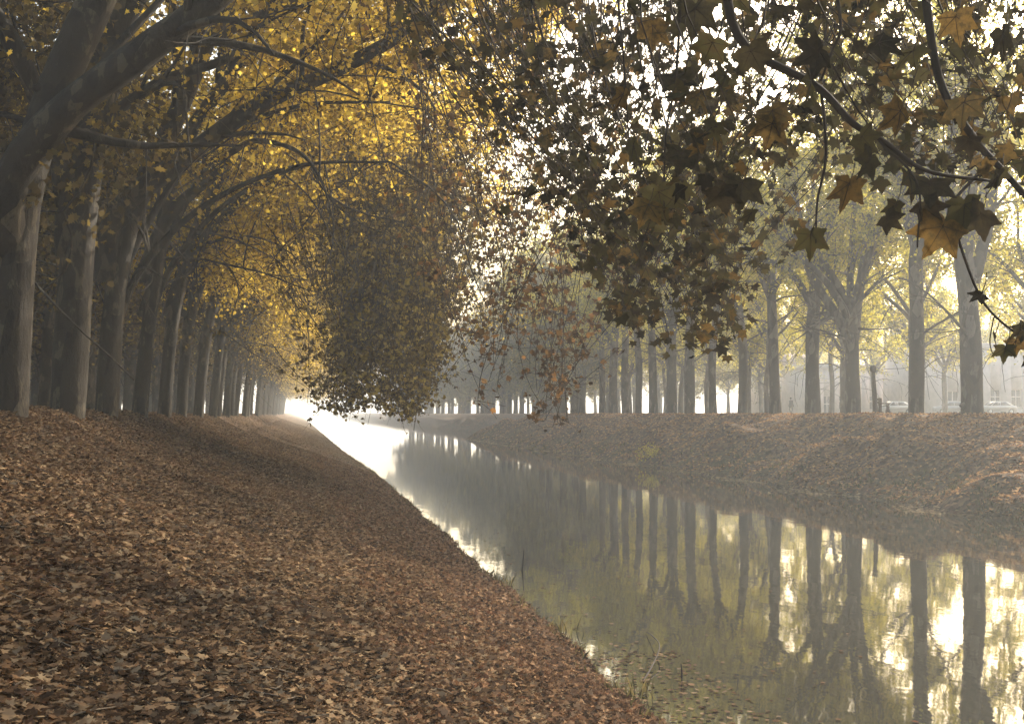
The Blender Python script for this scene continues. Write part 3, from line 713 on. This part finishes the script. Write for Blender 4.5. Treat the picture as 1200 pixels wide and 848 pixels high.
building('low_hall', 'lower grey hall with dark openings behind the bench and post', PX(940, 178), PX(1066, 178), 178, 8, PZ(1040, 432, 178) - EYE + .4, 'plaster',
         [(-4.2, 1.1, 0, 2.8), (-2.0, 1.1, .9, 2.8), (.2, 1.1, .9, 2.8), (2.4, 1.1, .9, 2.8), (4.4, 1.1, 0, 2.8)])
building('cottage', 'small cream house in the mist behind the walking person', PX(896, 195), PX(958, 195), 195, 7, PZ(925, 428, 195) - EYE + .3, 'plaster2',
         [(-2.2, .9, .9, 2.3), (0.2, .9, .9, 2.3), (2.2, .9, 0, 2.2)], parapet=False)

# wooden bench, side on
bx, by = PX(1036, 68), 68; bz = GZ(bx, by)
bench = tag(empty('park_bench', (bx, by, bz), R(62)), 'small dark wooden bench standing open on the right bank behind the leaning post', 'bench')
for sx_ in (-.62, .62):
    q_ = MB(); q_.box((sx_, -.2, .22), (.09, .09, .44)); q_.box((sx_, .2, .45), (.09, .09, .9)); q_.box((sx_, 0, .60), (.08, .48, .06)); q_.box((sx_, -.2, .52), (.07, .07, .12)); q_.build('leg', M['wood'], bench)
q_ = MB()
for yy in (-.17, -.05, .07): q_.box((0, yy, .46), (1.4, .10, .04))
q_.build('seat', M['wood'], bench)
q_ = MB()
for zz in (.66, .82): q_.box((0, .268, zz), (1.4, .04, .11))
q_.build('backrest', M['wood'], bench)
# post
x_, y_ = PX(1025, 64), 64; z_ = GZ(x_, y_)
hh = PZ(1026, 428, 64) - z_
post = tag(empty('wooden_post', (x_, y_, z_)), 'leaning weathered post with a rounded knob, just left of the bench', 'post')
q_ = MB(); q_.tube(smooth_path([(0.05, 0, -.2), (0, 0, hh * .4), (-.06, 0, hh * .86)], 10), np.linspace(.14, .10, 10), 9, lump=.1); q_.build('shaft', M['wood'], post, True)
q_ = MB(); q_.tube([(-.06, 0, hh * .86), (-.06, 0, hh * .9), (-.065, 0, hh * .95), (-.06, 0, hh * .99), (-.06, 0, hh)], [.11, .15, .17, .12, .03], 12); q_.build('knob', M['wood'], post, True)

def car(px, Y, rz, mat, label):
    x_ = PX(px, Y); root = tag(empty('parked_car', (x_, Y, GZ(x_, Y)), rz), label, 'car', 'cars parked behind the right bank')
    sidep = [(-2.0, .30), (-2.05, .62), (-1.95, .86), (-1.25, .92), (-.62, 1.38), (-.35, 1.43), (.75, 1.42), (1.05, 1.34), (1.65, .95), (1.98, .88), (2.03, .55), (1.98, .30)]
    b_ = MB()
    for (y0, y1, dz) in ((-.8, .8, 0),):
        low_ = [(-2.0, .30), (-2.05, .62), (-1.95, .86), (-1.25, .93), (1.68, .96), (1.98, .88), (2.03, .55), (1.98, .30), (1.68, .30), (1.6, .52), (1.4, .64), (1.15, .64), (.95, .52), (.88, .30), (-.88, .30), (-.95, .52), (-1.15, .64), (-1.4, .64), (-1.6, .52), (-1.68, .30)]
        b_.prism(low_, -.82, .82)
    cab = [(-1.2, .93), (-.6, 1.38), (-.35, 1.43), (.75, 1.42), (1.05, 1.35), (1.62, .96)]
    V = [(p[0], s_ * (.78 - .16 * (p[1] - .93) / .5), p[1]) for s_ in (-1, 1) for p in cab]
    n = 6; fc = [tuple(range(n)), tuple(range(2 * n - 1, n - 1, -1))] + [(i, i + n, (i + 1) % n + n, (i + 1) % n) for i in range(n)]
    b_.add(V, fc); b_.build('body', M[mat], root)
    g_ = MB()
    for s_ in (-1, 1):
        for q4 in ([(-1.02, .98), (-.55, 1.33), (-.02, 1.35), (-.02, .98)], [(.06, .98), (.06, 1.35), (.7, 1.35), (1.3, .98)]):
            yy = lambda z: s_ * (.785 - .16 * (z - .93) / .5 + .004)
            V = [(p[0], yy(p[1]), p[1]) for p in q4] + [(p[0], yy(p[1]) - s_ * .02, p[1]) for p in q4]
            g_.add(V, [(0, 1, 2, 3), (7, 6, 5, 4), (0, 4, 5, 1), (1, 5, 6, 2), (2, 6, 7, 3), (3, 7, 4, 0)])
    g_.build('window', M['glass'], root)
    g_ = MB(); g_.add([(-1.17, -.66, .98), (-1.17, .66, .98), (-.66, .58, 1.36), (-.66, -.58, 1.36), (-1.14, -.66, .95), (-1.14, .66, .95), (-.62, .58, 1.33), (-.62, -.58, 1.33)],
                      [(0, 1, 2, 3), (7, 6, 5, 4), (0, 4, 5, 1), (1, 5, 6, 2), (2, 6, 7, 3), (3, 7, 4, 0)]); g_.build('windscreen', M['glass'], root)
    for ax in (-1.28, 1.27):
        for s_ in (-1, 1):
            ty = MB(); ty.tube([(ax, s_ * .66, .31), (ax, s_ * .84, .31)], [.31, .31], 18); o = ty.build('wheel', M['rubber'], root)
            ty = MB(); ty.tube([(ax, s_ * .83, .31), (ax, s_ * .855, .31)], [.18, .16], 14); ty.build('hubcap', M['hub'], o)
    for s_ in (-1, 1):
        q_ = MB(); q_.box((-2.03, s_ * .58, .72), (.06, .3, .14)); q_.build('headlight', M['hub'], root)
    return root
car(1048, 142, R(8), 'white_car', 'white parked car half hidden left of the second trunk from the right')
car(1116, 146, R(-12), 'grey_car', 'pale grey parked car with a shining roof in front of the flat-roofed hall')
car(1168, 140, R(4), 'white_car', 'white parked car low behind the rightmost trunk, nearest the right edge')

def person(px, Y, label, h=1.72):
    x_ = PX(px, Y); root = tag(empty('person', (x_, Y, GZ(x_, Y)), R(20)), label, 'person')
    J = {'pel': (0, 0, .93, .15), 'wai': (0, 0, 1.08, .13), 'che': (0, .01, 1.30, .165), 'nec': (0, 0, 1.47, .065), 'hea': (0, -.01, 1.60, .095), 'top': (0, 0, 1.67, .075)}
    E = [('pel', 'wai'), ('wai', 'che'), ('che', 'nec'), ('nec', 'hea'), ('hea', 'top')]
    for s_, n in ((-1, 'l'), (1, 'r')):
        J['sh' + n] = (s_ * .19, 0, 1.40, .075); J['el' + n] = (s_ * .25, .05 * s_, 1.12, .05); J['wr' + n] = (s_ * .25, -.08 * s_, .87, .034); J['ha' + n] = (s_ * .25, -.1 * s_, .78, .036)
        J['hi' + n] = (s_ * .10, 0, .88, .11); J['kn' + n] = (s_ * .11, -.10 * s_, .49, .07); J['an' + n] = (s_ * .10, s_ * .10, .09, .048); J['to' + n] = (s_ * .12, s_ * .10 - .17, .035, .035)
        E += [('che', 'sh' + n), ('sh' + n, 'el' + n), ('el' + n, 'wr' + n), ('wr' + n, 'ha' + n), ('pel', 'hi' + n), ('hi' + n, 'kn' + n), ('kn' + n, 'an' + n), ('an' + n, 'to' + n)]
    ks = list(J); me = bpy.data.meshes.new('body'); me.from_pydata([J[k][:3] for k in ks], [(ks.index(a), ks.index(b)) for a, b in E], [])
    o = link('body', me, M['cloth'], root)
    md = o.modifiers.new('skin', 'SKIN')
    for i_, k_ in enumerate(ks): me.skin_vertices[0].data[i_].radius = (J[k_][3], J[k_][3] * (.75 if k_ in ('che', 'wai', 'pel') else 1))
    me.skin_vertices[0].data[0].use_root = True
    o.modifiers.new('sub', 'SUBSURF').levels = 1; o.modifiers['sub'].render_levels = 2
    q_ = MB(); q_.tube([(0, .02, 1.58), (0, .02, 1.66), (0, .01, 1.72), (0, 0, 1.75)], [.105, .112, .085, .02], 12); q_.build('hair', M['hair'], root, True)
    q_ = MB(); q_.tube([(0, 0, .70), (0, 0, .95), (0, 0, 1.2), (0, 0, 1.42)], [.24, .19, .2, .12], 12); q_.build('coat', M['cloth'], root, True)
    root.scale = (h / 1.72,) * 3
    return root
person(927, 135, 'person in a dark coat walking in the mist beyond the right bank trees')

# ---------------------------------------------------------------- things at the water's edge
def stick(pts, r0, label):
    q_ = MB(); w_ = smooth_path([P(*p) for p in pts], 4 * len(pts)); o_ = w_[0].copy(); q_.tube(w_ - o_, np.linspace(r0, r0 * .4, len(w_)), 5)
    o = q_.build('stick', M['twig'], None, True, tuple(o_)); tag(o, label, 'stick')
def WY(py): return EYE * F / (py - 484)
def onw(px, py, up=0):
    for Y in np.arange(4, 80, .05):
        if P(px, py, Y)[2] < 0: break
    return (px, py - up, Y)
def shore_x(Y):
    for x in np.arange(1.5, 6, .02):
        if ground_z(x, Y) < 0.01: return x
    return 3.4
stick([onw(612, 668), onw(613, 668, 12), onw(614, 668, 24)], .018, 'short dark stick standing upright in the water near the left shore')
stick([onw(752, 800), onw(765, 786, 8), onw(773, 770, 14), onw(764, 752, 8), onw(757, 742, 2)], .012, 'bent twig rising from the water beside the lower left shore')
stick([onw(799, 793), onw(799, 793, 8), onw(798, 793, 16)], .012, 'thin twig stub poking up beside the floating red leaf')
def weed(px, py, n, h, label, grp, sp=.12):
    Y = py; c = (shore_x(Y) + px, Y, 0); rg_ = np.random.default_rng(int(py * 10)); V = []; L_ = []; S_ = []; q_ = MB(); o_ = np.array((c[0], c[1], 0))
    for _ in range(n):
        a = rg_.uniform(0, 6.28); d = np.array((math.cos(a), math.sin(a), 0)); b0 = np.array((rg_.normal(0, sp), rg_.normal(0, sp), -.06)); hh_ = h * rg_.uniform(.5, 1.1); le = rg_.uniform(.1, .5) * hh_
        sd_ = np.array((-d[1], d[0], 0)) * .006
        pts = [b0, b0 + d * le * .3 + (0, 0, hh_ * .5), b0 + d * le + (0, 0, hh_)]
        q_.add([pts[0] - sd_, pts[0] + sd_, pts[1] + sd_, pts[2], pts[1] - sd_], [(0, 1, 2, 3, 4)])
    o = q_.build('grass_tuft', M['weed'], None, False, tuple(o_)); tag(o, label, 'grass tuft', grp)
weed(.02, 17.5, 26, .30, 'tuft of dark grass on the left shore, middle of the three', 'grass tufts on the left shore')
weed(.0, 22.5, 24, .32, 'small grass tuft on the left shore, farthest of the three', 'grass tufts on the left shore')
weed(.08, 13.6, 34, .28, 'ragged grass tuft on the left shore nearest the camera', 'grass tufts on the left shore')
# floating leaves
p_ = scatter(420, 2.9, 9, 6, 34, 1.0); d_ = rng.exponential(.8, len(p_)); p_[:, 0] = 3.35 + d_; p_ = p_[p_[:, 2] < 0]; p_[:, 2] = .012
V, Lp, S = leaves_mesh(rng, p_, rng.uniform(.04, .09, len(p_)), PALM, flat=True, tilt=.05, fold=.02)
tag(link('floating_leaves', mesh_from('floating_leaves', V, Lp, S), M['litter2']), 'scattered leaves floating near the left shore', kind='stuff')

# dead twigs lying in the litter
q_ = MB(); rs = np.random.default_rng(12)
for _ in range(420):
    y_ = 4.5 * (45 / 4.5) ** rs.random(); x_ = rs.uniform(-4, 3.1); z_ = float(ground_z(x_, y_)) + .03
    if z_ < .1 or x_ < -y_ * .26 - .5: continue
    a_ = rs.uniform(0, 3.14); l_ = rs.uniform(.08, .45); d_ = np.array((math.cos(a_), math.sin(a_), 0)) * l_ / 2
    e0 = np.array((x_, y_, 0)) - d_; e1 = np.array((x_, y_, 0)) + d_; m_ = np.array((x_, y_, 0)) + rs.normal(0, .02, 3)
    pts = [(p[0], p[1], float(ground_z(p[0], p[1])) + .025 + rs.uniform(0, .02)) for p in (e0, m_, e1)]
    q_.tube(pts, [.005, .004, .002], 4)
tag(q_.build('fallen_twigs', M['wood']), 'thin dead twigs scattered in the leaf litter', kind='stuff')
# wet leaves and weeds where the near shore slides into the water
p_ = np.stack([rng.uniform(0, 1, 900) ** 1.6 * 1.3, rng.uniform(8, 16, 900), np.full(900, .012)], -1)
p_[:, 0] += np.interp(p_[:, 1], np.arange(7, 18), [shore_x(float(v)) for v in range(7, 18)]) - .1
V, Lp, S = leaves_mesh(rng, p_, rng.uniform(.04, .09, len(p_)), PALM, flat=True, tilt=.12, fold=.05)
tag(link('floating_leaves', mesh_from('floating_leaves', V, Lp, S), M['litter']), 'raft of sodden dark leaves by the near shore', kind='stuff')

# leaves washed up along the far shore, and the small yellow bush there
n_ = 5200; yy_ = 30 * (150 / 30) ** rng.random(n_); sh_ = []
grid = np.arange(28, 156, .5); gx = []
for v in grid:
    xx_ = np.arange(16.5, 27, .03); gx.append(xx_[np.argmax(ground_z(xx_, np.full(len(xx_), v)) > 0.0)])
xx_ = np.interp(yy_, grid, gx) - np.abs(rng.normal(0, .28, n_)) * (1 + np.sin(yy_ * .7)) + .12
p_ = np.stack([xx_, yy_, np.maximum(.015, ground_z(xx_, yy_) + .02)], -1)
V, Lp, S = leaves_mesh(rng, p_, rng.uniform(.08, .2, n_), HEX, flat=True, tilt=.15, fold=.1)
tag(link('floating_leaves', mesh_from('floating_leaves', V, Lp, S), M['washed']), 'pale leaves washed up along the far shore', kind='stuff')
yb_ = 72.0; c_ = np.array((float(np.interp(yb_, grid, gx)) + .35, yb_, 0)); c_[2] = float(ground_z(c_[0], yb_))
bush = tag(empty('small_bush', tuple(c_)), 'small bright yellow bush low on the right bank beside the water', 'bush')
q_ = MB(); ps_ = []
for _ in range(16):
    d_ = rng.normal(0, 1, 3); d_[2] = abs(d_[2]) + .5
    w_, r_ = grow(rng, (0, 0, -.05), d_, rng.uniform(.5, 1.0), .012, .004, .1, (0, 0, 0), .15); q_.tube(w_, r_, 4)
    ps_.append(w_[rng.integers(2, len(w_), 26)] + rng.normal(0, .1, (26, 3)))
q_.build('stem', M['twig'], bush); foliage('foliage', rng, np.concatenate(ps_), .10, M['bush'], bush, SIMP)
